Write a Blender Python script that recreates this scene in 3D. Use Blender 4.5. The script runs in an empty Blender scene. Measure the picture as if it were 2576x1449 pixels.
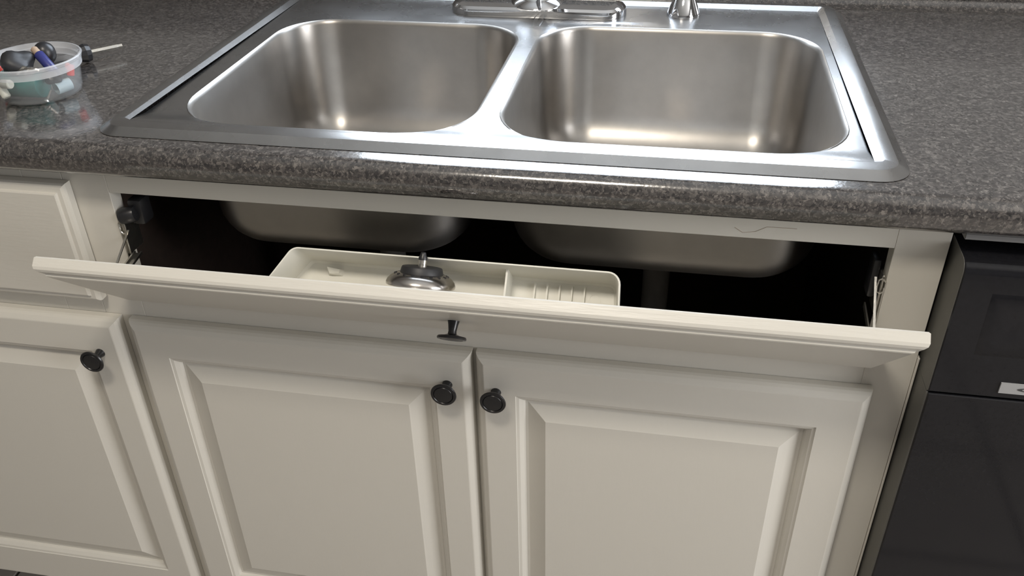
import bpy, bmesh, math, random
from mathutils import Vector, Matrix

random.seed(7)
PI = math.pi
H0 = 0.87                       # height of the countertop's underside above the floor
sc = bpy.context.scene
COL = sc.collection

# ------------------------------------------------------------------ camera
cam_d = bpy.data.cameras.new('camera')
cam_d.sensor_width = 36.0
cam_d.lens = 31.13
cam_d.clip_start = 0.02
cam = bpy.data.objects.new('camera', cam_d)
COL.objects.link(cam)
CR = Vector((0.9835405806, 0.1795946425, -0.0198416381))
CU = Vector((-0.0818906624, 0.5409483402, 0.8370596231))
CF = Vector((-0.1610647250, 0.8216572629, -0.5467517688))
m = Matrix.Identity(4)
for i in range(3):
    m[i][0] = CR[i]; m[i][1] = CU[i]; m[i][2] = -CF[i]
m[0][3], m[1][3], m[2][3] = 0.1986, -0.7939, 0.4081 + H0
cam.matrix_world = m
sc.camera = cam

# ------------------------------------------------------------------ world, lights, exposure
sc.view_settings.view_transform = 'Standard'
sc.view_settings.look = 'None'
sc.view_settings.gamma = 1.0
sc.view_settings.use_curve_mapping = False
sc.view_settings.exposure = 0.12
w = bpy.data.worlds.new('sky'); sc.world = w; w.use_nodes = True
w.node_tree.nodes['Background'].inputs[0].default_value = (0.62, 0.78, 1.0, 1)
w.node_tree.nodes['Background'].inputs[1].default_value = 1.0

def area(name, loc, target, sx, sy, power, color, spread=180):
    l = bpy.data.lights.new(name, 'AREA'); l.shape = 'RECTANGLE'
    l.size = sx; l.size_y = sy; l.energy = power; l.color = color; l.spread = math.radians(spread)
    o = bpy.data.objects.new(name, l); COL.objects.link(o)
    o.location = loc
    o.rotation_euler = (Vector(target) - Vector(loc)).to_track_quat('-Z', 'Y').to_euler()
    return o

WIN = (-0.40, 0.52, 1.07, 1.95)                 # window over the sink: x0, x1, z0, z1
area('daylight_sink_window', (0.06, 0.745, 1.51), (0.06, -1, 1.51), 0.92, 0.87, 24, (0.80, 0.89, 1.0))
area('daylight_side_window', (2.42, -0.875, 1.35), (0.0, -0.875, 1.35), 1.05, 1.7, 62, (1.0, 0.98, 0.97))

# ------------------------------------------------------------------ materials
def new_mat(name):
    mt = bpy.data.materials.new(name); mt.use_nodes = True
    nt = mt.node_tree; nt.nodes.clear()
    out = nt.nodes.new('ShaderNodeOutputMaterial')
    b = nt.nodes.new('ShaderNodeBsdfPrincipled')
    nt.links.new(b.outputs[0], out.inputs[0])
    return mt, nt, b, out

def N(nt, typ, **kw):
    n = nt.nodes.new(typ)
    for k, v in kw.items():
        if k.startswith('i_'):
            key = k[2:]
            key = int(key) if key.isdigit() else key
            n.inputs[key].default_value = v
        else:
            setattr(n, k, v)
    return n

def plain(name, col, rough=0.5, metal=0.0, spec=0.5, noise=0.0, nscale=60, bump=0.0, bscale=200, stretch=None, coat=0.0, trans=0.0):
    mt, nt, b, out = new_mat(name)
    b.inputs['Base Color'].default_value = (*col, 1)
    b.inputs['Roughness'].default_value = rough
    b.inputs['Metallic'].default_value = metal
    b.inputs['Specular IOR Level'].default_value = spec
    b.inputs['Coat Weight'].default_value = coat
    b.inputs['Transmission Weight'].default_value = trans
    tc = N(nt, 'ShaderNodeTexCoord')
    sh = N(nt, 'ShaderNodeVectorMath', operation='ADD'); sh.inputs[1].default_value = (5.0, 5.0, 5.0)   # noise kept in positive coordinates
    nt.links.new(tc.outputs['Object'], sh.inputs[0]); src = sh.outputs[0]
    if stretch:
        mp = N(nt, 'ShaderNodeMapping'); mp.inputs['Scale'].default_value = stretch
        nt.links.new(src, mp.inputs[0]); src = mp.outputs[0]
    if noise:
        nz = N(nt, 'ShaderNodeTexNoise'); nz.inputs['Scale'].default_value = nscale; nz.inputs['Detail'].default_value = 3
        nt.links.new(src, nz.inputs['Vector'])
        mx = N(nt, 'ShaderNodeMix', data_type='RGBA')
        mx.inputs[6].default_value = (*[c * (1 - noise) for c in col], 1)
        mx.inputs[7].default_value = (*[min(1, c * (1 + noise)) for c in col], 1)
        nt.links.new(nz.outputs[0], mx.inputs[0]); nt.links.new(mx.outputs[2], b.inputs['Base Color'])
    if bump:
        nz2 = N(nt, 'ShaderNodeTexNoise'); nz2.inputs['Scale'].default_value = bscale; nz2.inputs['Detail'].default_value = 2
        nt.links.new(src, nz2.inputs['Vector'])
        bp = N(nt, 'ShaderNodeBump'); bp.inputs['Strength'].default_value = bump; bp.inputs['Distance'].default_value = 0.001
        nt.links.new(nz2.outputs[0], bp.inputs['Height']); nt.links.new(bp.outputs[0], b.inputs['Normal'])
    return mt

def granite_mat():
    mt, nt, b, out = new_mat('speckled_laminate')
    tc = N(nt, 'ShaderNodeTexCoord')
    nz = N(nt, 'ShaderNodeTexNoise'); nz.inputs['Scale'].default_value = 240; nz.inputs['Detail'].default_value = 2
    shift = N(nt, 'ShaderNodeVectorMath', operation='ADD'); shift.inputs[1].default_value = (5.0, 5.0, 5.0)
    nt.links.new(tc.outputs['Object'], shift.inputs[0])
    nt.links.new(shift.outputs[0], nz.inputs['Vector'])
    sub = N(nt, 'ShaderNodeVectorMath', operation='SUBTRACT'); sub.inputs[1].default_value = (0.5, 0.5, 0.5)
    nt.links.new(nz.outputs['Color'], sub.inputs[0])
    scl = N(nt, 'ShaderNodeVectorMath', operation='SCALE'); scl.inputs['Scale'].default_value = 0.006
    nt.links.new(sub.outputs[0], scl.inputs[0])
    add = N(nt, 'ShaderNodeVectorMath', operation='ADD')
    nt.links.new(shift.outputs[0], add.inputs[0]); nt.links.new(scl.outputs[0], add.inputs[1])
    v1 = N(nt, 'ShaderNodeTexVoronoi'); v1.inputs['Scale'].default_value = 270
    v2 = N(nt, 'ShaderNodeTexVoronoi'); v2.inputs['Scale'].default_value = 580
    for v in (v1, v2): nt.links.new(add.outputs[0], v.inputs['Vector'])
    s1 = N(nt, 'ShaderNodeSeparateColor'); nt.links.new(v1.outputs['Color'], s1.inputs[0])
    s2 = N(nt, 'ShaderNodeSeparateColor'); nt.links.new(v2.outputs['Color'], s2.inputs[0])
    r1 = N(nt, 'ShaderNodeValToRGB'); nt.links.new(s1.outputs[0], r1.inputs[0])
    e = r1.color_ramp; e.elements[0].position = 0.0; e.elements[0].color = (0.0131, 0.0123, 0.0131, 1)
    e.elements[1].position = 1.0; e.elements[1].color = (0.1640, 0.1476, 0.1328, 1)
    for pos, c in ((0.3, (0.0246, 0.0221, 0.0221, 1)), (0.55, (0.0508, 0.0451, 0.0426, 1)), (0.8, (0.0804, 0.0722, 0.0672, 1))):
        q = e.elements.new(pos); q.color = c
    r2 = N(nt, 'ShaderNodeValToRGB'); nt.links.new(s2.outputs[1], r2.inputs[0])
    e = r2.color_ramp; e.elements[0].color = (0.0115, 0.0107, 0.0115, 1); e.elements[1].color = (0.2214, 0.2009, 0.1804, 1)
    q = e.elements.new(0.35); q.color = (0.0410, 0.0369, 0.0353, 1)
    q = e.elements.new(0.75); q.color = (0.0820, 0.0738, 0.0681, 1)
    mx = N(nt, 'ShaderNodeMix', data_type='RGBA'); mx.inputs[0].default_value = 0.45
    nt.links.new(r1.outputs[0], mx.inputs[6]); nt.links.new(r2.outputs[0], mx.inputs[7])
    nt.links.new(mx.outputs[2], b.inputs['Base Color'])
    b.inputs['Roughness'].default_value = 0.2
    b.inputs['Coat Weight'].default_value = 1.0; b.inputs['Coat IOR'].default_value = 1.75; b.inputs['Coat Roughness'].default_value = 0.09
    nb = N(nt, 'ShaderNodeTexNoise'); nb.inputs['Scale'].default_value = 260; nb.inputs['Detail'].default_value = 1
    nt.links.new(shift.outputs[0], nb.inputs['Vector'])
    bp = N(nt, 'ShaderNodeBump'); bp.inputs['Strength'].default_value = 0.12; bp.inputs['Distance'].default_value = 0.0006
    nt.links.new(nb.outputs[0], bp.inputs['Height']); nt.links.new(bp.outputs[0], b.inputs['Normal']); nt.links.new(bp.outputs[0], b.inputs['Coat Normal'])
    return mt

def steel_mat(name, rough, aniso, col=(0.50, 0.50, 0.50), scale=(6, 900, 900), bump=0.05):
    mt, nt, b, out = new_mat(name)
    b.inputs['Metallic'].default_value = 1.0
    b.inputs['Base Color'].default_value = (*col, 1)
    b.inputs['Anisotropic'].default_value = aniso
    b.inputs['Anisotropic Rotation'].default_value = 0.25
    if aniso:
        tg = N(nt, 'ShaderNodeTangent'); tg.direction_type = 'UV_MAP'; tg.uv_map = 'UVMap'
        nt.links.new(tg.outputs[0], b.inputs['Tangent'])
    uv = N(nt, 'ShaderNodeTexCoord')
    mp = N(nt, 'ShaderNodeMapping'); mp.inputs['Scale'].default_value = scale
    mp.inputs['Location'].default_value = (scale[0] * 3, scale[1] * 3, scale[2] * 3)
    nt.links.new(uv.outputs['UV'], mp.inputs[0])
    nz = N(nt, 'ShaderNodeTexNoise'); nz.inputs['Scale'].default_value = 1.0; nz.inputs['Detail'].default_value = 3
    nt.links.new(mp.outputs[0], nz.inputs['Vector'])
    n2 = N(nt, 'ShaderNodeTexNoise'); n2.inputs['Scale'].default_value = 14; n2.inputs['Detail'].default_value = 4
    sh = N(nt, 'ShaderNodeVectorMath', operation='ADD'); sh.inputs[1].default_value = (5.0, 5.0, 5.0)
    nt.links.new(uv.outputs['Object'], sh.inputs[0]); nt.links.new(sh.outputs[0], n2.inputs['Vector'])
    mr = N(nt, 'ShaderNodeMapRange'); mr.inputs[3].default_value = rough - 0.05; mr.inputs[4].default_value = rough + 0.06
    nt.links.new(n2.outputs[0], mr.inputs[0]); nt.links.new(mr.outputs[0], b.inputs['Roughness'])
    n3 = N(nt, 'ShaderNodeTexNoise'); n3.inputs['Scale'].default_value = 38; n3.inputs['Detail'].default_value = 5
    nt.links.new(sh.outputs[0], n3.inputs['Vector'])
    mc = N(nt, 'ShaderNodeMix', data_type='RGBA')
    mc.inputs[6].default_value = (*[c * .88 for c in col], 1); mc.inputs[7].default_value = (*[c * 1.10 for c in col], 1)
    nt.links.new(n3.outputs[0], mc.inputs[0]); nt.links.new(mc.outputs[2], b.inputs['Base Color'])
    bp = N(nt, 'ShaderNodeBump'); bp.inputs['Strength'].default_value = bump; bp.inputs['Distance'].default_value = 0.0004
    nt.links.new(nz.outputs[0], bp.inputs['Height']); nt.links.new(bp.outputs[0], b.inputs['Normal'])
    return mt

def clear_plastic(name, col, fac, rough=0.3):
    mt, nt, b, out = new_mat(name)
    b.inputs['Base Color'].default_value = (*col, 1); b.inputs['Roughness'].default_value = rough
    tr = N(nt, 'ShaderNodeBsdfTransparent')
    mx = N(nt, 'ShaderNodeMixShader'); mx.inputs[0].default_value = fac
    nt.links.new(tr.outputs[0], mx.inputs[1]); nt.links.new(b.outputs[0], mx.inputs[2]); nt.links.new(mx.outputs[0], out.inputs[0])
    return mt

M = {}
M['paint'] = plain('cream_paint', (0.62, 0.595, 0.535), 0.36, noise=0.025, nscale=30, bump=0.20, bscale=1.0, stretch=(40, 500, 300))
M['paint_up'] = plain('cream_paint_upright', (0.62, 0.595, 0.535), 0.36, noise=0.025, nscale=30, bump=0.07, bscale=1.0, stretch=(260, 260, 40))
M['granite'] = granite_mat()
M['deck'] = steel_mat('brushed_steel_deck', 0.27, 0.25, scale=(9, 700, 1), bump=0.02)
M['bowl'] = steel_mat('brushed_steel_bowl', 0.36, 0.6, col=(0.42, 0.40, 0.375), scale=(9, 500, 1), bump=0.04)
M['chrome'] = plain('chrome', (0.72, 0.73, 0.75), 0.05, 1.0)
M['steel'] = plain('pressed_steel', (0.50, 0.47, 0.44), 0.22, 1.0)
M['bright_metal'] = plain('bright_metal', (0.62, 0.60, 0.55), 0.3, 1.0, bump=0.3, bscale=400)
M['black_rubber'] = plain('black_rubber', (0.018, 0.018, 0.020), 0.5, noise=0.2)
M['black_knob'] = plain('black_knob_enamel', (0.010, 0.010, 0.011), 0.28)
M['black_plastic'] = plain('black_plastic', (0.016, 0.016, 0.018), 0.35, noise=0.2)
M['white_plastic'] = plain('white_tray_plastic', (0.66, 0.645, 0.58), 0.42, noise=0.05, nscale=18)
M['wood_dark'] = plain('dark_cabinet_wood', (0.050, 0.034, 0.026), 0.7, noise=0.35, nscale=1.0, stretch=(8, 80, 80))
M['pvc'] = plain('grey_pipe_plastic', (0.42, 0.40, 0.37), 0.4)
M['dw_front'] = plain('dishwasher_black_gloss', (0.011, 0.011, 0.013), 0.07, spec=0.32, noise=0.25, nscale=220, bump=0.02, bscale=600)
M['dw_side'] = plain('dishwasher_side_grey', (0.115, 0.112, 0.10), 0.5, noise=0.1)
M['dw_trim'] = plain('dishwasher_trim_grey', (0.14, 0.14, 0.14), 0.4)
M['badge'] = plain('badge_silver', (0.34, 0.34, 0.34), 0.4, 0.0)
M['badge_ink'] = plain('badge_ink', (0.05, 0.05, 0.05), 0.5)
M['wall'] = plain('wall_paint', (0.25, 0.243, 0.235), 0.8, bump=0.1, bscale=300)
M['ceiling'] = plain('ceiling_paint', (0.72, 0.70, 0.66), 0.9)
M['tile'] = plain('floor_tile', (0.36, 0.33, 0.30), 0.4, noise=0.15, nscale=9)
M['grout'] = plain('grout', (0.07, 0.06, 0.055), 0.9)
M['window_white'] = plain('window_frame_white', (0.75, 0.75, 0.73), 0.5)
M['pane'] = clear_plastic('window_pane', (0.9, 0.95, 1.0), 0.06, 0.02)
M['tub'] = clear_plastic('frosted_tub_plastic', (0.62, 0.64, 0.65), 0.11, 0.25)
M['tub_rim'] = clear_plastic('frosted_tub_rim', (0.76, 0.77, 0.79), 0.36, 0.25)
M['blue'] = plain('blue_plastic', (0.03, 0.035, 0.16), 0.35)
M['green'] = plain('green_plastic', (0.012, 0.115, 0.10), 0.45, noise=0.25)
M['red'] = plain('red_plastic', (0.55, 0.06, 0.045), 0.4)
M['orange_red'] = plain('orange_plastic', (0.62, 0.12, 0.06), 0.4)
M['ivory'] = plain('ivory_plastic', (0.70, 0.70, 0.62), 0.4)
M['pale_blue'] = plain('pale_grey_tube', (0.42, 0.52, 0.56), 0.4)
M['tan'] = plain('tan_wood', (0.40, 0.30, 0.22), 0.5)

def lamp_mat(name, col, strength):
    mt = bpy.data.materials.new(name); mt.use_nodes = True
    nt = mt.node_tree; nt.nodes.clear()
    out = nt.nodes.new('ShaderNodeOutputMaterial'); e = nt.nodes.new('ShaderNodeEmission')
    e.inputs[0].default_value = (*col, 1); e.inputs[1].default_value = strength
    nt.links.new(e.outputs[0], out.inputs[0])
    return mt
M['lamp'] = lamp_mat('lamp_diffuser', (1.0, 0.90, 0.74), 6.0)

# ------------------------------------------------------------------ mesh helpers
def world_xyz(o):
    v = Vector((0, 0, 0))
    while o is not None:
        v += o.location; o = o.parent
    return v

def obj(name, bm, mat, parent=None, angle=35, label=None, uvfn=None, up=True):
    """link bm (coordinates: x, y, z measured from the countertop underside) as one mesh object"""
    if up:
        bmesh.ops.translate(bm, verts=bm.verts, vec=(0, 0, H0))
    if uvfn is None:
        bmesh.ops.recalc_face_normals(bm, faces=bm.faces)
    lim = math.radians(angle)
    for f in bm.faces: f.smooth = True
    for e in bm.edges:
        if len(e.link_faces) == 2 and e.calc_face_angle(0) > lim: e.smooth = False
    if parent is not None:
        org = world_xyz(parent)
        bmesh.ops.translate(bm, verts=bm.verts, vec=-org)
        loc = Vector((0, 0, 0))
    else:
        xs = [v.co for v in bm.verts]
        loc = Vector(((min(v.x for v in xs) + max(v.x for v in xs)) / 2, (min(v.y for v in xs) + max(v.y for v in xs)) / 2, min(v.z for v in xs)))
        bmesh.ops.translate(bm, verts=bm.verts, vec=-loc)
    me = bpy.data.meshes.new(name)
    bm.to_mesh(me); bm.free()
    me.materials.append(mat)
    o = bpy.data.objects.new(name, me); COL.objects.link(o)
    o.location = loc
    if parent is not None: o.parent = parent
    if label: o['label'] = label
    return o

def thing(name, label, cat, loc, group=None):
    o = bpy.data.objects.new(name, None); COL.objects.link(o)
    o.empty_display_size = 0.05
    o.location = (loc[0], loc[1], loc[2] + H0)
    o['label'] = label; o['category'] = cat
    if group: o['group'] = group
    return o

def tag(o, label, cat, group=None):
    o['label'] = label; o['category'] = cat
    if group: o['group'] = group
    return o

def struct(o):
    o['kind'] = 'structure'; return o

def box(bm, x0, x1, y0, y1, z0, z1, bev=0.0, seg=2):
    r = bmesh.ops.create_cube(bm, size=1.0)
    vs = r['verts']
    for v in vs:
        v.co = Vector((x0 + (v.co.x + .5) * (x1 - x0), y0 + (v.co.y + .5) * (y1 - y0), z0 + (v.co.z + .5) * (z1 - z0)))
    if bev:
        es = list({e for v in vs for e in v.link_edges})
        bmesh.ops.bevel(bm, geom=es, offset=bev, segments=seg, affect='EDGES', profile=0.5)
    return bm

def bx(*a, **k):
    return box(bmesh.new(), *a, **k)

def loft(bm, rings, cap0=False, cap1=False, close=True):
    vr = [[bm.verts.new(p) for p in r] for r in rings]
    n = len(vr[0])
    for a, b in zip(vr, vr[1:]):
        for i in range(n if close else n - 1):
            j = (i + 1) % n
            try: bm.faces.new((a[i], a[j], b[j], b[i]))
            except ValueError: pass
    if cap0: bm.faces.new(vr[0][::-1])
    if cap1: bm.faces.new(vr[-1])
    return vr

def lathe(bm, prof, origin, axis, n=32, cap0=False, cap1=False, sx=1.0):
    """prof: (radius, height along axis)"""
    a = Vector(axis).normalized(); o = Vector(origin)
    t = Vector((1, 0, 0)) if abs(a.x) < .9 else Vector((0, 1, 0))
    u = (t - a * t.dot(a)).normalized(); v = a.cross(u)
    rings = [[o + a * h + (u * math.cos(2 * PI * k / n) * sx + v * math.sin(2 * PI * k / n)) * r for k in range(n)] for r, h in prof]
    return loft(bm, rings, cap0, cap1)

def tube(bm, pts, r, n=10, caps=True):
    pts = [Vector(p) for p in pts]
    rs = r if isinstance(r, (list, tuple)) else [r] * len(pts)
    rings = []; pu = None
    for i, p in enumerate(pts):
        d = (pts[min(i + 1, len(pts) - 1)] - pts[max(i - 1, 0)]).normalized()
        if pu is None:
            t = Vector((0, 0, 1)) if abs(d.z) < .9 else Vector((1, 0, 0))
            pu = (t - d * t.dot(d)).normalized()
        else:
            pu = (pu - d * pu.dot(d)).normalized()
        v = d.cross(pu)
        rings.append([p + (pu * math.cos(2 * PI * k / n) + v * math.sin(2 * PI * k / n)) * rs[i] for k in range(n)])
    loft(bm, rings, caps, caps)
    return bm

def plate(bm, a, b, width, thick, side):
    """flat bar from a to b, width along `side`"""
    a = Vector(a); b = Vector(b); s = Vector(side).normalized()
    d = (b - a).normalized(); t = d.cross(s).normalized() * thick / 2; s = s * width / 2
    loft(bm, [[p + s + t, p - s + t, p - s - t, p + s - t] for p in (a, b)], True, True)

def rpoly(pts, n=6):
    """rounded polygon: (x, y, radius) corners -> points"""
    out = []
    L = len(pts)
    for i in range(L):
        p = Vector(pts[i][:2]); r = pts[i][2]
        a = Vector(pts[i - 1][:2]); b = Vector(pts[(i + 1) % L][:2])
        u = (a - p).normalized(); v = (b - p).normalized()
        ang = u.angle(v); d = r / math.tan(ang / 2)
        c = p + (u + v).normalized() * (r / math.sin(ang / 2))
        s = p + u * d - c; e = p + v * d - c
        a0 = math.atan2(s.y, s.x); a1 = math.atan2(e.y, e.x)
        da = (a1 - a0 + PI) % (2 * PI) - PI
        for k in range(n + 1):
            t = a0 + da * k / n
            out.append((c.x + r * math.cos(t), c.y + r * math.sin(t)))
    return out

def rect_ring(x0, x1, z0, z1, y):
    return [(x0, y, z0), (x1, y, z0), (x1, y, z1), (x0, y, z1)]

# ------------------------------------------------------------------ the room
RX0, RX1, RY0, RY1, RZ = -1.9, 2.3, -3.1, 0.60, 2.44
fl = obj('floor', bx(RX0 - .1, RX1 + .1, RY0 - .1, RY1 + .1, -.08, -.004), M['grout'], up=False); struct(fl)
PT = 0.2957
tile_me = None
tiles_x = [-0.887 + PT * k for k in range(-4, 11)]
tiles_y = [-0.75 - 0.2957 * k for k in range(-5, 8)]
for ix, tx in enumerate(tiles_x):
    for ty in tiles_y:
        if tx < RX0 - .05 or tx + PT > RX1 + .1 or ty + PT > 0.45 or ty < RY0 - .1: continue
        if tile_me is None:
            b = bmesh.new(); g = 0.003; t = PT / 2 - g
            loft(b, [[(-t, -t, -.004), (t, -t, -.004), (t, t, -.004), (-t, t, -.004)],
                     [(-t, -t, -.001), (t, -t, -.001), (t, t, -.001), (-t, t, -.001)],
                     [(-t + .001, -t + .001, 0), (t - .001, -t + .001, 0), (t - .001, t - .001, 0), (-t + .001, t - .001, 0)]], True, True)
            tile_me = bpy.data.meshes.new('tile'); b.to_mesh(tile_me); b.free(); tile_me.materials.append(M['tile'])
        o = bpy.data.objects.new('tile', tile_me); COL.objects.link(o)
        o.parent = fl; o.location = Vector((tx + PT / 2, ty + PT / 2, 0)) - fl.location
struct(obj('ceiling', bx(RX0 - .1, RX1 + .1, RY0 - .1, RY1 + .12, RZ, RZ + .1), M['ceiling'], up=False))
struct(obj('wall_left', bx(RX0 - .1, RX0, RY0, RY1, 0, RZ), M['wall'], up=False))
struct(obj('wall_front', bx(RX0 - .1, RX1 + .1, RY0 - .1, RY0, 0, RZ), M['wall'], up=False))
b = bmesh.new()
x0, x1, z0, z1 = WIN
box(b, RX0 - .1, x0, RY1, RY1 + .12, 0, RZ); box(b, x1, RX1 + .1, RY1, RY1 + .12, 0, RZ)
box(b, x0, x1, RY1, RY1 + .12, 0, z0); box(b, x0, x1, RY1, RY1 + .12, z1, RZ)
struct(obj('wall_back', b, M['wall'], up=False))
b = bmesh.new()
wy0, wy1, wz0, wz1 = -1.40, -0.35, 0.5, 2.2
box(b, RX1, RX1 + .1, RY0, wy0, 0, RZ); box(b, RX1, RX1 + .1, wy1, RY1, 0, RZ)
box(b, RX1, RX1 + .1, wy0, wy1, 0, wz0); box(b, RX1, RX1 + .1, wy0, wy1, wz1, RZ)
struct(obj('wall_right', b, M['wall'], up=False))
b = bmesh.new()
f = .03
box(b, x0, x0 + f, RY1 + .03, RY1 + .09, z0, z1, .004); box(b, x1 - f, x1, RY1 + .03, RY1 + .09, z0, z1, .004)
box(b, x0 + f, x1 - f, RY1 + .03, RY1 + .09, z0, z0 + f, .004); box(b, x0 + f, x1 - f, RY1 + .03, RY1 + .09, z1 - f, z1, .004)
wn = struct(obj('window_1', b, M['window_white'], up=False))
obj('pane', bx(x0 + f, x1 - f, RY1 + .055, RY1 + .059, z0 + f, z1 - f), M['pane'], wn, up=False)
b = bmesh.new()
box(b, RX1 + .02, RX1 + .07, wy0, wy0 + f, wz0, wz1, .004); box(b, RX1 + .02, RX1 + .07, wy1 - f, wy1, wz0, wz1, .004)
box(b, RX1 + .02, RX1 + .07, wy0 + f, wy1 - f, wz0, wz0 + f, .004); box(b, RX1 + .02, RX1 + .07, wy0 + f, wy1 - f, wz1 - f, wz1, .004)
wn = struct(obj('window_2', b, M['window_white'], up=False))
obj('pane', bx(RX1 + .04, RX1 + .044, wy0 + f, wy1 - f, wz0 + f, wz1 - f), M['pane'], wn, up=False)

# ceiling fixture (outside the frame, lights the room)
LX, LY = -0.08, -0.95
t = thing('ceiling_light', 'square white ceiling light fixture above the middle of the kitchen', 'ceiling light', (LX, LY, RZ - .08 - H0))
obj('fixture_base', bx(LX - .22, LX + .22, LY - .16, LY + .16, RZ - .025, RZ, .004), M['window_white'], t, up=False)
obj('diffuser', bx(LX - .20, LX + .20, LY - .14, LY + .14, RZ - .085, RZ - .025, .02, seg=3), M['lamp'], t, up=False)
lo = area('ceiling_lamp', (LX, LY, RZ - .09), (LX, LY, 0), 0.40, 0.28, 17, (1.0, 0.92, 0.81))

# ------------------------------------------------------------------ countertop
CT = 0.036                                       # top of the laminate
CX0, CX1 = -1.55, 1.45
def nose_profile(yend):
    p = [(0.0, 0.0), (-0.0290, 0.0), (-0.0310, 0.0008), (-0.0350, 0.0050), (-0.0380, 0.0120)]
    for k in range(0, 11):
        a = PI - (PI / 2) * k / 10
        p.append((-0.0230 + 0.016 * math.cos(a), 0.020 + 0.016 * math.sin(a)))
    p.append((yend, CT))
    return p
def back_profile(y0):
    p = [(y0, CT), (0.563, CT)]
    for k in range(1, 7):
        a = -PI / 2 + (PI / 2) * k / 6
        p.append((0.563 + 0.018 * math.cos(a), CT + 0.018 + 0.018 * math.sin(a)))
    p += [(0.581, 0.13), (0.584, 0.136), (0.599, 0.136), (0.599, 0.0), (y0, 0.0)]
    return p
b = bmesh.new()
SX0, SX1, SY0, SY1 = -0.398, 0.410, 0.012, 0.548     # cut-out under the sink rim
def sweep(prof, xa, xb, closed=True):
    loft(b, [[(x, y, z) for y, z in prof] for x in (xa, xb)], True, True, closed)
full = nose_profile(0.02) + back_profile(0.05)[0:-1]
full = full + [(0.0, 0.0)] if full[-1] != (0.0, 0.0) else full
full = full[1:]
sweep(full, CX0, SX0); sweep(full, SX1, CX1)
sweep(nose_profile(SY0) + [(SY0, 0.0)], SX0, SX1)
sweep(back_profile(SY1), SX0, SX1)
ct = obj('countertop', b, M['granite'], angle=40)
tag(ct, 'dark grey speckled laminate countertop with a rounded front edge around the sink', 'countertop')

# ------------------------------------------------------------------ sink
sink = thing('sink', 'stainless steel double bowl drop-in sink set into the speckled countertop', 'sink', (0.006, 0.28, CT))
OX0, OX1, OY0, OY1 = -0.4135, 0.4245, -0.0085, 0.565
IX0, IX1, IY0, IY1 = -0.382, 0.392, 0.0235, 0.5385
CRZ = CT + 0.0074
def sstep(a, b_, x):
    t_ = min(1, max(0, (x - a) / (b_ - a))); return t_ * t_ * (3 - 2 * t_)
def deck_z(x, y):
    z = CT + 0.0062 - 0.0044 * sstep(0.0235, 0.060, y)
    px = min(x + 0.137, 0.162 - x); py = min(y - 0.4475, 0.5300 - y)
    z += 0.0014 * sstep(0.0, 0.006, min(px, py))
    return z
XD = 0.0015
NA, NE = 12, 10
def bowl_outline(x0, x1, y0, y1, rf, rb, rf2=None, rb2=None):
    """counter-clockwise from the right edge; corners: right-back, left-back, left-front, right-front"""
    rf2 = rf if rf2 is None else rf2; rb2 = rb if rb2 is None else rb2
    cs = [(x1 - rb2, y1 - rb2, rb2, 0), (x0 + rb, y1 - rb, rb, PI / 2), (x0 + rf, y0 + rf, rf, PI), (x1 - rf2, y0 + rf2, rf2, 3 * PI / 2)]
    out = []
    for i, (cx, cy, r, a0) in enumerate(cs):
        arc = [(cx + r * math.cos(a0 + PI / 2 * k / NA), cy + r * math.sin(a0 + PI / 2 * k / NA)) for k in range(NA + 1)]
        out += arc
        nx, ny, nr, na = cs[(i + 1) % 4]
        s = arc[-1]; e = (nx + nr * math.cos(na), ny + nr * math.sin(na))
        out += [(s[0] + (e[0] - s[0]) * k / NE, s[1] + (e[1] - s[1]) * k / NE) for k in range(1, NE)]
    return out
def cell_outline(ol, cx0, cx1, cy0, cy1):
    per = NA + NE
    corners = [(cx1, cy1), (cx0, cy1), (cx0, cy0), (cx1, cy0)]
    out = [None] * len(ol)
    for i in range(4):
        s = i * per; C = corners[i]; h = NA // 2
        p0 = ol[s]; p1 = ol[s + NA]
        if i % 2 == 0: A = (C[0], p0[1]); B = (p1[0], C[1])
        else: A = (p0[0], C[1]); B = (C[0], p1[1])
        for k in range(NA + 1):
            if k <= h: q = k / h; out[s + k] = (A[0] + (C[0] - A[0]) * q, A[1] + (C[1] - A[1]) * q)
            else: q = (k - h) / h; out[s + k] = (C[0] + (B[0] - C[0]) * q, C[1] + (B[1] - C[1]) * q)
        for k in range(1, NE):
            p = ol[s + NA + k]
            out[s + NA + k] = [(p[0], cy1), (cx0, p[1]), (p[0], cy0), (cx1, p[1])][i]
    return out
BOWLS = [dict(x0=-0.353, x1=-0.0095, y0=0.0270, y1=0.4240, rf=0.090, rb=0.075, cell=(IX0, XD)),
         dict(x0=0.0120, x1=0.3815, y0=0.0300, y1=0.4330, rf=0.088, rb=0.075, cell=(XD, IX1))]
def off(B, d):
    return bowl_outline(B['x0'] + d, B['x1'] - d, B['y0'] + d, B['y1'] - d, max(.01, B['rf'] - d), max(.01, B['rb'] - d))
b = bmesh.new()
for B in BOWLS:
    ol = off(B, 0.0); ce = cell_outline(ol, B['cell'][0], B['cell'][1], IY0, IY1)
    rings = []
    K = 16
    for k in range(K + 1):
        q = (k / K)
        ring = []
        for a, c in zip(ol, ce):
            x = c[0] + (a[0] - c[0]) * q; y = c[1] + (a[1] - c[1]) * q
            ring.append((x, y, deck_z(x, y)))
        rings.append(ring)
    loft(b, rings)
def rim_ring(x0, x1, y0, y1, r, zf):
    return [(x, y, zf(x, y) if callable(zf) else zf) for x, y in
            [p for p in rpoly([(x0, y0, r), (x1, y0, r), (x1, y1, r), (x0, y1, r)], 8)]]
cr = CRZ
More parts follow.
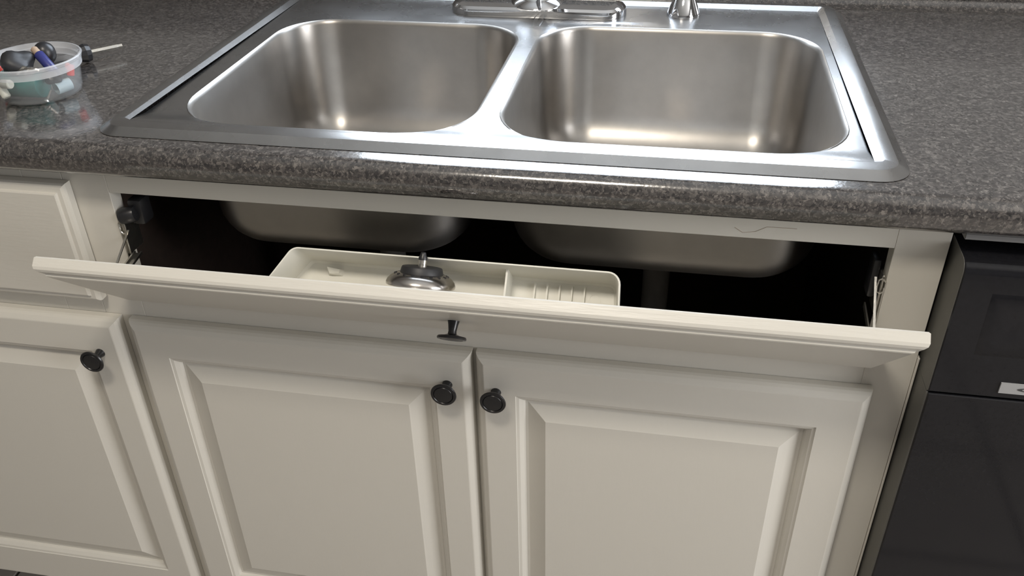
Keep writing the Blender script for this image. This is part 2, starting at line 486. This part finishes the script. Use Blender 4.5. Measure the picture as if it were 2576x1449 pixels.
loft(b, [rim_ring(IX0, IX1, IY0, IY1, .0008, deck_z),
         rim_ring(IX0 - .0075, IX1 + .0075, IY0 - .0022, IY1 + .0075, .006, lambda x, y: cr - .0003),
         rim_ring(IX0 - .0105, IX1 + .0095, IY0 - .0042, IY1 + .0105, .010, cr),
         rim_ring(OX0 + .013, OX1 - .013, OY0 + .0135, OY1 - .010, .020, cr),
         rim_ring(OX0 + .011, OX1 - .011, OY0 + .0115, OY1 - .009, .022, cr - .0003),
         rim_ring(OX0 + .002, OX1 - .002, OY0 + .002, OY1 - .002, .030, CT + .0016),
         rim_ring(OX0, OX1, OY0, OY1, .032, CT + .0006),
         rim_ring(OX0 + .001, OX1 - .001, OY0 + .001, OY1 - .001, .032, CT + .0001)])
uvl = b.loops.layers.uv.new('UVMap')
bmesh.ops.recalc_face_normals(b, faces=b.faces)
for f_ in b.faces:
    if f_.normal.z < 0: f_.normal_flip()
for f_ in b.faces:
    for l_ in f_.loops: l_[uvl].uv = (l_.vert.co.x, l_.vert.co.y)
obj('deck', b, M['deck'], sink, angle=11, uvfn=True)
DR = 0.043
for i, B in enumerate(BOWLS):
    b = bmesh.new()
    ol = off(B, 0.0)
    cxb = (B['x0'] + B['x1']) / 2; cyb = (B['y0'] + B['y1']) / 2 + .03
    rings = [[(x, y, deck_z(x, y)) for x, y in ol]]
    for d, dz in ((.0010, -.0003), (.0026, -.0012), (.0042, -.0030), (.0052, -.0062)):
        rings.append([(x, y, CT + .003 + dz) for x, y in off(B, d)])
    zb = -0.130
    for q in (.15, .3, .45, .6):
        rings.append([(x, y, CT - .004 - q * (CT - .004 - zb)) for x, y in off(B, .0052 + .009 * q)])
    Rc = .046
    for k in range(0, 8):
        a = PI / 2 * k / 7
        d = .0120 + Rc * (1 - math.cos(a)); z = zb + Rc - Rc * math.sin(a)
        rings.append([(x, y, z) for x, y in off(B, d)])
    base = off(B, .0120 + Rc)
    n = len(base)
    for q in (.25, .5, .75, 1.0):
        ring = []
        for x, y in base:
            a = math.atan2(y - cyb, x - cxb)
            tx, ty = cxb + DR * math.cos(a), cyb + DR * math.sin(a)
            ring.append((x + (tx - x) * q, y + (ty - y) * q, zb - .004 * q))
        rings.append(ring)
    uvl = b.loops.layers.uv.new('UVMap')
    vr = loft(b, rings)
    per = [0.0]
    for k in range(n):
        p, q_ = ol[k], ol[(k + 1) % n]; per.append(per[-1] + math.hypot(q_[0] - p[0], q_[1] - p[1]))
    idx = {}
    for ri, r_ in enumerate(vr):
        for k, v in enumerate(r_): idx[v] = (k, ri)
    for f_ in b.faces:
        ks = [idx[l_.vert][0] for l_ in f_.loops]
        wrap = max(ks) - min(ks) > 5
        for l_ in f_.loops:
            k, ri = idx[l_.vert]
            uu = per[n] if (wrap and k == 0) else per[k]
            l_[uvl].uv = (uu, -l_.vert.co.z + (0 if ri < 17 else 0.05 * (ri - 17)))
    bmesh.ops.recalc_face_normals(b, faces=b.faces)
    bo = obj('bowl', b, M['bowl'], sink, angle=60, uvfn=True)
    d_ = bmesh.new()
    lathe(d_, [(DR, -.0005), (DR - .004, -.002), (DR - .010, -.010), (.020, -.014), (.019, -.03), (.045, -.032), (.046, -.004), (DR + .001, -.0015)], (cxb, cyb, zb - .0035), (0, 0, 1), 32)
    obj('drain', d_, M['steel'], bo)
    d_ = bmesh.new()
    px_ = cxb if i == 0 else 0.196
    lathe(d_, [(.024, -.03), (.024, -.055), (.0185, -.056), (.0175, -.30)], (px_, cyb, zb), (0, 0, 1), 20, True, True)
    obj('drain_pipe', d_, M['pvc'], bo)

# ------------------------------------------------------------------ faucet and sprayer
FX, FY, FZ = -0.0045, 0.4905, CT + 0.0032
fa = thing('faucet', 'chrome kitchen faucet with a long deck plate between the two bowls', 'faucet', (FX, FY, FZ))
b = bmesh.new()
def stadium(hx, hy, z, n=10, bow=0.0):
    pts = rpoly([(-hx, -hy, hy * .92), (hx, -hy, hy * .92), (hx, hy, hy * .92), (-hx, hy, hy * .92)], n)
    return [(FX + x, FY + y, FZ + z) for x, y in pts]
rings = [stadium(.127, .0335, 0), stadium(.1275, .034, .003), stadium(.1265, .0335, .010), stadium(.1235, .031, .0135)]
def crown(s, k):
    out = []
    for x, y, z in stadium(.1235 * s, .031 * (1 - k), 0):
        out.append((x, y, FZ + .0135 + .0045 * k + .007 * k * (1 - abs(x - FX) / .127)))
    return out
rings += [crown(.985, .25), crown(.96, .55), crown(.93, .85), crown(.90, .97)]
loft(b, rings, True, True)
obj('deck_plate', b, M['chrome'], fa, angle=30)
b = bmesh.new()
lathe(b, [(.041, .013), (.038, .0185), (.031, .0225), (.027, .027), (.0255, .034), (.0255, .075), (.024, .082), (.016, .088)], (FX, FY, FZ), (0, 0, 1), 40, True, True)
obj('body', b, M['chrome'], fa)
b = bmesh.new()
tube(b, [(FX, FY - .018, FZ + .055), (FX, FY - .05, FZ + .075), (FX, FY - .10, FZ + .098), (FX, FY - .16, FZ + .112), (FX, FY - .205, FZ + .108), (FX, FY - .222, FZ + .092), (FX, FY - .224, FZ + .078)], [.013, .013, .0125, .012, .012, .012, .0125], 16)
# the spout is swung clear to the wall side, above the frame of the photograph
bmesh.ops.rotate(b, verts=b.verts, cent=(FX, FY, FZ), matrix=Matrix.Rotation(math.radians(14), 3, 'Z'))
bmesh.ops.translate(b, verts=b.verts, vec=(0, 0, .012))
obj('spout', b, M['chrome'], fa)
b = bmesh.new()
tube(b, [(FX, FY, FZ + .088), (FX, FY + .01, FZ + .105), (FX, FY + .035, FZ + .125), (FX, FY + .06, FZ + .14)], [.016, .012, .008, .009], 14)
obj('lever', b, M['chrome'], fa)
QX, QY = 0.2035, 0.503
sp = thing('side_sprayer', 'small chrome side sprayer in a flared chrome base right of the faucet', 'sprayer', (QX, QY, CT + .0018))
b = bmesh.new()
lathe(b, [(.0235, 0), (.0238, .002), (.0225, .005), (.0150, .0235), (.0125, .0265), (.0125, .030), (.0118, .031)], (QX, QY, CT + .0018), (0, 0, 1), 36, True, True)
obj('flared_base', b, M['chrome'], sp)
b = bmesh.new()
lathe(b, [(.0108, .031), (.0118, .033), (.0118, .040), (.0108, .041), (.0112, .045), (.0125, .075), (.016, .095), (.0165, .11), (.012, .118)], (QX, QY, CT + .0018), (0, 0, 1), 28, True, True)
obj('spray_head', b, M['chrome'], sp)

# ------------------------------------------------------------------ cabinets
FT = 0.019
def frame_part(name, par, x0, x1, z0, z1, mat, y0=0.0, y1=FT):
    return obj(name, bx(x0, x1, y0, y1, z0, z1, .0005, seg=1), mat, par)
CB = -0.745                                     # underside of the cabinet box
XL, XR = -0.4155, 0.4223
cab = thing('sink_cabinet', 'cream painted sink base cabinet with two panel doors and a tilted-out false drawer front', 'cabinet', (0, 0.28, -H0))
frame_part('stile', cab, -0.4695, XL, CB, -.0006, M['paint_up'])
frame_part('stile', cab, XR, 0.4712, CB, -.0006, M['paint_up'])
tr = frame_part('rail', cab, XL, XR, -.0372, -.0006, M['paint'])
frame_part('rail', cab, XL, XR, -.2150, -.1640, M['paint'])
frame_part('rail', cab, XL, XR, CB, -.690, M['paint'])
frame_part('stile', cab, -.025, .028, -.690, -.2150, M['paint_up'])
SCR = [(.2694, -.0001, -.0260), (.2777, -.0001, -.0312), (.2897, -.0001, -.0293), (.3004, -.0001, -.0231), (.3287, -.0001, -.0230)]
b = bmesh.new()
tube(b, SCR, .00022, 5)
obj('scratch', b, M['tan'], tr, label='thin brown scratch in the paint')
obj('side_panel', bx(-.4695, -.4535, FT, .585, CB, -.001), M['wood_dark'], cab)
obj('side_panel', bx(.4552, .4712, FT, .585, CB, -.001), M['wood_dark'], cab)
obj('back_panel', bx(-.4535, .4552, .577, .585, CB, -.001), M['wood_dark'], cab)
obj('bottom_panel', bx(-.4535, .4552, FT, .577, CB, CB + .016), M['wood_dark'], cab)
obj('toe_kick', bx(-.4695, .4712, .110, .126, -H0 + .001, CB), M['paint'], cab)

def knob_bm(center, axis, r=.0150, L=.020):
    """center = middle of the face disc; stem runs back along -axis"""
    bm = bmesh.new()
    s = r / .0135
    lathe(bm, [(.0062, -L), (.0052, -L + .004), (.0042, -L * .45), (.0046, -.0055), (.0075 * s, -.0040), (.0130 * s, -.0030), (.0138 * s, -.0014), (.0132 * s, 0),
               (.0108 * s, .0004), (.0102 * s, -.0006), (.0096 * s, .0002), (.004, .0008)], center, axis, 40, True, True)
    return bm

def panel_door(par, x0, x1, z0, z1, ox0, ox1, oz0, oz1, knob, yb=-.0008):
    """frame with an eased outer edge and a moulded inner edge; raised panel; knob"""
    b = bmesh.new()
    def R(i, y): return rect_ring(x0 + i, x1 - i, z0 + i, z1 - i, y)
    def O(i, y): return rect_ring(ox0 + i, ox1 - i, oz0 + i, oz1 - i, y)
    loft(b, [R(.004, yb), R(0, yb), R(0, -.0085), R(.0012, -.0118), R(.0036, -.0150), R(.0075, -.0178), R(.0092, -.0187), R(.0104, -.019),
             O(0, -.019), O(.0006, -.0180), O(.0040, -.0172), O(.0085, -.0135), O(.0105, -.0098), O(.0105, yb)])
    d = obj('door', b, M['paint_up'], par, angle=12)
    b = bmesh.new()
    loft(b, [O(.0106, yb), O(.0106, -.0096), O(.0135, -.0094), O(.0160, -.0102), O(.0330, -.0172), O(.0345, -.0180), O(.0352, -.0183)], True, True)
    obj('raised_panel', b, M['paint_up'], d, angle=12)
    obj('knob', knob_bm(knob, (0, -1, 0)), M['black_knob'], d, label='small round black knob')
    return d
panel_door(cab, -.4335, -.0042, -.737, -.2058, -.3866, -.0480, -.672, -.2535, (-.0330, -.039, -.2500))
panel_door(cab, .0008, .4340, -.737, -.2058, .0475, .3830, -.672, -.2575, (.0248, -.039, -.2542))

# tilted-out front
F0 = Vector((0, -.014, -.175))
U = Vector((0, -.7331, .6801)); NN = Vector((0, -.6801, -.7331))
def L3(x, h, d):                                # d = distance behind the face
    p = F0 + U * h - NN * d
    return (x, p.y, p.z)
def front_bm(x0, x1, hgt, map3, step=True):
    b = bmesh.new()
    def R(i, d): return [map3(x0 + i, i, d), map3(x1 - i, i, d), map3(x1 - i, hgt - i, d), map3(x0 + i, hgt - i, d)]
    loft(b, [R(.0015, .019), R(0, .0175), R(0, .0085), R(.0012, .0055), R(.0040, .0036), R(.0085, .0030), R(.0092, .0026), R(.0098, .0008), R(.0112, 0)], True, True)
    return b
tf = obj('tilt_front', front_bm(-.4266, .4334, .168, L3), M['paint'], cab, angle=14, label='false drawer front tilted forward, seen along its top edge')
kc = Vector(L3(-.002, .094, -.019))
obj('knob', knob_bm(kc, NN, L=.019), M['black_knob'], tf, label='black knob pointing down from the tilted front')
# plastic tray on the back of the front
def tray_ring(i, h, taper=0.0):
    P_ = [(-.200 + i, .0200 + i * .2, .003), (-.176 + i, .0595 - i, max(.003, .013 - i)), (.163 - i, .0595 - i, max(.003, .013 - i)), (.165 - i, .0200 + i * .2, .003)]
    return [L3(x, h, d) for x, d in rpoly(P_, 6)]
b = bmesh.new()
loft(b, [tray_ring(.006, .066), tray_ring(.0035, .0675), tray_ring(.0008, .112), tray_ring(0, .1165), tray_ring(.0006, .118), tray_ring(.0018, .118), tray_ring(.0026, .1165), tray_ring(.0052, .073), tray_ring(.0075, .0705)], True, True)
tray = obj('tray', b, M['white_plastic'], cab, angle=30, label='white plastic tip-out tray behind the tilted front')
def lbox(x0, x1, h0, h1, d0, d1):
    b = bmesh.new()
    loft(b, [[L3(x0, h0, d0), L3(x1, h0, d0), L3(x1, h0, d1), L3(x0, h0, d1)], [L3(x0 + .0003, h1, d0), L3(x1 - .0003, h1, d0), L3(x1 - .0003, h1, d1), L3(x0 + .0003, h1, d1)]], True, True)
    return b
obj('divider', lbox(.0475, .0500, .070, .104, .024, .0560), M['white_plastic'], tray)
for x in (.0745, .0875, .1003, .1130, .1260):
    obj('rib', lbox(x - .0011, x + .0011, .070, .0755, .024, .0490), M['white_plastic'], tray)
b = bmesh.new()
o_ = Vector(L3(.137, .0706, .037))
lathe(b, [(.0062, -.0002), (.0062, .0004), (.0055, .0004), (.0055, -.0002)], o_, U, 28)
obj('mould_mark', b, M['white_plastic'], tray)
b = bmesh.new()
lo_ = [L3(-.148, .0705, .047), L3(-.134, .0705, .047), L3(-.134, .0705, .040), L3(-.150, .0705, .040)]
hi_ = [L3(-.150, .080, .0475), L3(-.137, .0755, .0465), L3(-.138, .0745, .042), L3(-.147, .0765, .041)]
loft(b, [lo_, hi_], True, True)
obj('clip', b, M['white_plastic'], tray)
# hinges of the tilting front
def hinge(s, xe):
    """s = +1 left side (opening edge xe), -1 right side"""
    h = bmesh.new()
    box(h, min(xe + s * .0015, xe + s * .004), max(xe + s * .0015, xe + s * .004), .0015, .030, -.118, -.070, .0008, 1)
    box(h, min(xe, xe + s * .0015), max(xe, xe + s * .0015), -.0012, .012, -.126, -.083, .0003, 1)
    ho = obj('hinge', h, M['bright_metal'], cab, label='zinc hinge bracket at the edge of the opening')
    b = bmesh.new()
    if s > 0:
        lathe(b, [(.004, -.010), (.0085, -.009), (.0095, -.006), (.0095, .006), (.0085, .009), (.004, .010)], (xe + .011, .006, -.068), (1, .25, .2), 20, True, True)
        box(b, xe + .008, xe + .026, .012, .034, -.084, -.052, .004)
    else:
        box(b, xe - .012, xe - .004, .014, .034, -.105, -.060, .003)
    obj('spring_housing', b, M['black_plastic'], ho)
    b = bmesh.new()
    if s > 0:
        plate(b, (-.4080, .004, -.0870), L3(-.4070, .0626, .0192), .0026, .0012, (1, 0, 0))
        for dx in (-.0042, .0042):
            plate(b, (-.4035 + dx, .004, -.1160), L3(-.3930 + dx, .0700, .0192), .0020, .0030, (1, 0, 0))
        plate(b, (-.4035, .004, -.1175), L3(-.3930, .0690, .0192), .0080, .0008, (1, 0, 0))
    else:
        plate(b, (.4130, .006, -.0745), L3(.4130, .0558, .0192), .0024, .0014, (1, 0, 0))
        plate(b, (.4100, .012, -.1120), L3(.4080, .0650, .0192), .0016, .0060, (1, 0, 0))
    obj('scissor_arm', b, M['bright_metal'], ho)
    b = bmesh.new()
    ring = []
    c = Vector((xe + s * .0035, -.0005, -.0815))
    pts = [(0, .011), (s * .0045, .009), (s * .0052, 0), (s * .0045, -.007), (0, -.010), (-s * .0038, -.006), (-s * .0042, .006)]
    pts = [c + Vector((a * .8, 0, z * .85)) for a, z in pts]
    tube(b, pts + [pts[0]], .0009, 6, False)
    obj('wire_loop', b, M['bright_metal'], ho)
hinge(1, XL); hinge(-1, XR)

# left cabinet
lc = thing('drawer_cabinet', 'cream painted base cabinet with one drawer over one door left of the sink', 'cabinet', (-.74, 0.28, -H0))
LX0 = -1.02
frame_part('stile', lc, -.520, -.4697, CB, -.0006, M['paint_up'])
frame_part('stile', lc, LX0, -.970, CB, -.0006, M['paint_up'])
frame_part('rail', lc, -.970, -.520, -.040, -.0006, M['paint'])
frame_part('rail', lc, -.970, -.520, -.215, -.150, M['paint'])
frame_part('rail', lc, -.970, -.520, CB, -.690, M['paint'])
obj('side_panel', bx(-.4860, -.4698, FT, .585, CB, -.001), M['wood_dark'], lc)
obj('side_panel', bx(LX0, LX0 + .016, FT, .585, CB, -.001), M['wood_dark'], lc)
obj('back_panel', bx(LX0 + .016, -.486, .577, .585, CB, -.001), M['wood_dark'], lc)
obj('bottom_panel', bx(LX0 + .016, -.486, FT, .577, CB, CB + .016), M['wood_dark'], lc)
obj('toe_kick', bx(LX0, -.4697, .110, .126, -H0 + .001, CB), M['paint'], lc)
obj('drawer_front', front_bm(-.990, -.4590, .1555, lambda x, h, d: (x, -.0195 + d - .0004, -.1790 + h)), M['paint'], lc, angle=14)
panel_door(lc, -.990, -.4475, -.737, -.2058, -.945, -.4915, -.670, -.2545, (-.4805, -.039, -.2561))

# ------------------------------------------------------------------ dishwasher
dw = thing('dishwasher', 'glossy black built-in dishwasher right of the sink cabinet', 'dishwasher', (.775, .28, -H0))
DX0, DX1, DY = .4765, 1.07, -.039
obj('filler_strip', bx(.4716, .4738, -.0015, FT, CB, -.165, .0005, 1), M['paint_up'], dw, label='thin cream filler strip beside the cabinet stile')
obj('tub', bx(DX0 + .006, DX1, .014, .575, -H0 + .02, -.026), M['black_plastic'], dw)
obj('top_trim', bx(.4722, DX1, -.0285, -.010, -.0068, -.0006, .0006, 1), M['dw_trim'], dw, label='thin grey trim under the countertop edge')
def side_prof(z0, z1, top):
    p = []
    if top:
        p += [(.0, -.0245), (-.024, -.0255)]
        for k in range(1, 7):
            a = PI / 2 * k / 6
            p.append((-.026 - .013 * math.sin(a), -.0255 - .012 * (1 - math.cos(a))))
        p += [(DY - .0003, -.060), (DY - .0008, z0 + .003), (DY + .002, z0)]
    return p + [(.012, z0), (.012, -.0245)]
pr = side_prof(-.1785, 0, True)
b = bmesh.new()
xs = [DX0, DX0 + .001, DX0 + .004]
def inset_prof(pr, d):
    return [(min(y + d, .012), z) for y, z in pr]
loft(b, [[(DX0, y, z) for y, z in inset_prof(pr, .0012)], [(DX0 + .0012, y, z) for y, z in pr], [(DX1, y, z) for y, z in pr]], True, True)
# handle pocket: a scooped recess cut as a sloped well in the face
cp = obj('control_panel', b, M['dw_front'], dw, angle=28)
b = bmesh.new()
px0, px1, pz0, pz1 = .5060, 1.04, -.128, -.056
yf = DY - .0014
def PR(i, y, s=0.0): return [(px0 + i - s, y, pz0 + i), (px1 - i, y, pz0 + i), (px1 - i, y, pz1 - i), (px0 + i, y, pz1 - i)]
loft(b, [PR(0, yf + .0012), PR(.003, yf + .0002), PR(.010, yf - .0006), PR(.018, yf - .0002), PR(.030, yf + .0010)], True, True)
obj('handle_scoop', b, M['dw_front'], cp, angle=40)
b = bmesh.new()
loft(b, [[(DX0 + .0012, DY + .0025, -.1800), (DX1, DY + .0025, -.1800), (DX1, DY + .0025, -.757), (DX0 + .0012, DY + .0025, -.757)][::-1],
         [(DX0 + .0025, DY + .0006, -.1815), (DX1, DY + .0006, -.1815), (DX1, DY + .0006, -.755), (DX0 + .0025, DY + .0006, -.755)][::-1]], False, True)
obj('door_panel', b, M['dw_front'], dw)
obj('door_side', bx(DX0 - .0004, DX0 + .0012, DY + .0026, .012, -.757, -.1795), M['dw_side'], dw, label='matt grey side of the dishwasher door')
b = bmesh.new()
loft(b, [[(DX0 - .0004, y, z) for y, z in inset_prof(pr, .0014)], [(DX0 + .0003, y, z) for y, z in inset_prof(pr, .0010)]], True, True)
obj('panel_side', b, M['dw_side'], dw, label='matt grey side of the control panel')
obj('toe_panel', bx(DX0, DX1, .06, .08, -H0 + .005, -.765), M['black_plastic'], dw)
bz = -.1625
b = bmesh.new()
loft(b, [[(.5402 + (z + .168) * .0, y, z) for z in (-.1692,)] + [(.700, y, -.1692), (.700, y, -.1568), (.5402, y, -.1568)] for y in (DY - .0006, DY - .0024)], True, True)
bd = obj('badge', b, M['badge'], cp, label='silver name badge with a dark oval outline')
b = bmesh.new()
rings = []
for r_ in (1.0, .93):
    rings.append([(.620 + .0640 * r_ * math.cos(2 * PI * k / 64), DY - .0027, -.1630 + (.0049 if r_ == 1 else .0042) * math.sin(2 * PI * k / 64)) for k in range(64)])
loft(b, rings)
obj('oval_outline', b, M['badge_ink'], cp)

# ------------------------------------------------------------------ strainer in the tray
AX = Vector((.035, .47, .882)).normalized()
SB = Vector((-.0335, -.0762, -.0608))
st = thing('sink_strainer', 'steel sink strainer basket with black rubber stopper lying in the white tray', 'strainer', tuple(SB - AX * .012))
b = bmesh.new()
prof = [(.0150, .0005), (.0222, -.0002), (.0265, -.0012), (.0305, -.0038), (.0335, -.0072), (.0348, -.0105), (.0346, -.0128), (.0330, -.0128), (.0318, -.0075), (.0280, -.0030), (.0150, -.0010)]
lathe(b, prof, SB, AX, 56)
bk = obj('basket', b, M['steel'], st, angle=50)
t_ = Vector((1, 0, 0)); u_ = (t_ - AX * t_.dot(AX)).normalized(); v_ = AX.cross(u_)
for k in range(18):
    a = 2 * PI * (k + .3) / 18
    rd = u_ * math.cos(a) + v_ * math.sin(a)
    c = SB + rd * .0262 - AX * .0011
    nrm = (AX + rd * .35).normalized()
    b = bmesh.new(); lathe(b, [(.0017, -.0002), (.0017, .0003), (.0010, .00035)], c, nrm, 10, True, True)
    obj('hole', b, M['black_rubber'], bk)
b = bmesh.new(); lathe(b, [(.0217, -.0006), (.0215, .0008), (.0204, .0052), (.0198, .0062), (.0182, .0066)], SB, AX, 40, True, True)
obj('rubber_stopper', b, M['black_rubber'], st)
b = bmesh.new(); lathe(b, [(.0044, .0062), (.0044, .0135)], SB, AX, 18, True, True)
pg = obj('peg', b, M['bright_metal'], st)
b = bmesh.new(); lathe(b, [(.0045, .0133), (.0045, .0155), (.0032, .0182), (.0028, .0205), (.0020, .0212)], SB, AX, 18, True, True)
obj('peg_tip', b, M['black_plastic'], pg)

# ------------------------------------------------------------------ tub of odds and ends, screwdriver
TX, TY, TH = -.5415, .0995, .0450
tub = thing('plastic_tub', 'round translucent plastic tub of odds and ends on the countertop', 'tub', (TX, TY, CT))
b = bmesh.new()
lathe(b, [(.0, .0006), (.040, .0006), (.0445, .0022), (.0460, .0060), (.0500, .0320), (.0488, .0320), (.0450, .0065), (.0436, .0034), (.0395, .0018), (.0, .0018)], (TX, TY, CT), (0, 0, 1), 64)
bmesh.ops.remove_doubles(b, verts=b.verts, dist=1e-7)
obj('tub_wall', b, M['tub'], tub)
b = bmesh.new()
lathe(b, [(.0500, .0320), (.0525, .0322), (.0532, .0400), (.0540, .0405), (.0552, .0440), (.0545, .0452), (.0530, .0452), (.0522, .0400), (.0500, .0390), (.0488, .0320)], (TX, TY, CT), (0, 0, 1), 64)
obj('rim', b, M['tub_rim'], tub)
def lump(c, rx, ry, rz, seed, amp=.12, sub=3):
    bm = bmesh.new(); bmesh.ops.create_icosphere(bm, subdivisions=sub, radius=1)
    rnd = random.Random(seed); ph = [(Vector((rnd.uniform(-1, 1), rnd.uniform(-1, 1), rnd.uniform(-1, 1))) * 4, rnd.uniform(0, 6)) for _ in range(6)]
    for v in bm.verts:
        s = 1 + amp * sum(math.sin(v.co.dot(k) + p) for k, p in ph) / 3
        v.co = Vector((c[0] + v.co.x * rx * s, c[1] + v.co.y * ry * s, c[2] + v.co.z * rz * s))
    return bm
def rod(a, b_, prof, n=20):
    bm = bmesh.new(); a = Vector(a); d = Vector(b_) - a
    lathe(bm, [(r, h * d.length) for r, h in prof], a, d, n, True, True)
    return bm
FC = CT + .0025
GR = 'odds and ends in the plastic tub'
tag(obj('green_roll', rod((TX - .0310, TY - .0180, FC + .0150), (TX + .0180, TY - .0165, FC + .0150), [(.0142, 0), (.0150, .02), (.0150, .98), (.0142, 1)], 28), M['green'], angle=50), 'fat dark green plastic cylinder lying at the bottom of the tub', 'roll', GR)
k1 = obj('rubber_cap', lump((TX - .0115, TY - .0135, FC + .0380), .0180, .0160, .0140, 3, .26), M['black_rubber'])
tag(k1, 'crumpled black rubber cap on top of the odds and ends in the tub', 'cap', GR)
k2 = thing('round_knob', 'round black knob standing up out of the back of the plastic tub', 'knob', (TX + .004, TY + .020, FC + .012), GR)
obj('knob_head', lump((TX + .004, TY + .020, FC + .0400), .0125, .0115, .0135, 9, .03), M['black_plastic'], k2)
b = bmesh.new(); lathe(b, [(.008, 0), (.006, .012), (.007, .020)], (TX + .004, TY + .020, FC + .012), (0, 0, 1), 18, True, True); obj('stem', b, M['black_plastic'], k2)
bt = thing('blue_tube', 'blue plastic tube with a tan tip leaning across the tub of odds and ends', 'tube', (TX + .028, TY - .004, FC + .024), GR)
obj('sleeve', rod((TX + .030, TY - .006, FC + .0265), (TX + .0075, TY + .0045, FC + .0440), [(.0052, 0), (.0058, .03), (.0058, .97), (.0052, 1)]), M['blue'], bt)
obj('tip', rod((TX + .0072, TY + .0047, FC + .0442), (TX + .0005, TY + .0078, FC + .0490), [(.0042, 0), (.0042, .9), (.0036, 1)]), M['tan'], bt, label='tan tip')
tag(obj('foil_ball', lump((TX + .009, TY - .026, FC + .0350), .0125, .0070, .0055, 21, .45), M['bright_metal'], angle=5), 'crumpled shiny silver foil under the near rim of the tub', 'foil', GR)
tag(obj('ivory_plug', rod((TX - .016, TY - .0395, FC + .0225), (TX - .003, TY - .0415, FC + .0235), [(.0046, 0), (.0052, .08), (.0052, .92), (.0044, 1)]), M['ivory']), 'ivory plastic plug lying level against the near side of the tub wall', 'plug', GR)
tag(obj('ivory_pin', rod((TX - .0255, TY - .0340, FC + .0200), (TX - .0170, TY - .0378, FC + .0055), [(.0046, 0), (.0050, .08), (.0050, .92), (.0040, 1)]), M['ivory']), 'ivory plastic pin standing on end at the bottom left of the tub', 'pin', GR)
tag(obj('red_stopper', rod((TX - .044, TY - .0060, FC + .006), (TX - .044, TY - .0060, FC + .030), [(.0042, 0), (.0050, .05), (.0046, .95), (.0040, 1)]), M['red']), 'bright red plastic stopper inside the far left of the tub', 'stopper', GR)
tag(obj('red_peg', rod((TX + .0400, TY + .006, FC + .0190), (TX + .0415, TY + .009, FC + .0310), [(.0036, 0), (.0042, .06), (.0042, .94), (.0036, 1)]), M['red']), 'small red peg standing inside the right side of the tub', 'peg', GR)
b = bmesh.new(); lathe(b, [(.0072, 0), (.0072, .018), (.0060, .018), (.0060, .0005)], (TX + .0385, TY + .0030, FC + .0105), (-.45, -.89, -.06), 24, True, True)
tag(obj('tube_fitting', b, M['pale_blue']), 'pale grey hollow tube fitting with open end facing out, inside the tub', 'fitting', GR)
sw = thing('wood_screw', 'small bright screw at the bottom of the tub beside the tube fitting', 'screw', (TX + .0300, TY - .0280, FC + .001), GR)
obj('shank', rod((TX + .0330, TY - .0250, FC + .0125), (TX + .0280, TY - .0300, FC + .0020), [(.0010, 0), (.0013, .9)], 10), M['bright_metal'], sw)
obj('screw_head', rod((TX + .0280, TY - .0300, FC + .0028), (TX + .0272, TY - .0306, FC + .0010), [(.0013, 0), (.0030, .7), (.0030, 1)], 14), M['bright_metal'], sw)
tag(obj('dark_clip', lump((TX + .028, TY - .012, FC + .0215), .0095, .0075, .0075, 5, .25), M['black_plastic'], angle=20), 'small dark clip between the blue tube and the tube fitting in the tub', 'clip', GR)
tag(obj('orange_clip', rod((TX + .034, TY + .014, FC + .0285), (TX + .040, TY + .006, FC + .0300), [(.0028, 0), (.0032, .1), (.0032, .9), (.0028, 1)]), M['orange_red']), 'little orange clip showing beside the blue tube inside the rim', 'clip', GR)

sd = thing('screwdriver', 'short screwdriver with a black handle lying behind the plastic tub', 'screwdriver', (-.56, .205, CT))
P1 = Vector((-.5800, .1726, CT + .0130)); P2 = Vector((-.5462, .2138, CT + .0125))
obj('handle', rod(P1, P2, [(.006, 0), (.0105, .06), (.0118, .3), (.0118, .62), (.0098, .72), (.0122, .86), (.0105, .97), (.006, 1)], 12), M['black_plastic'], sd, angle=25)
d_ = (P2 - P1).normalized()
obj('shaft', rod(P2 - d_ * .002, P2 + d_ * .040, [(.0034, 0), (.0034, .86), (.0030, .90), (.0030, 1)], 6), M['bright_metal'], sd, angle=20)
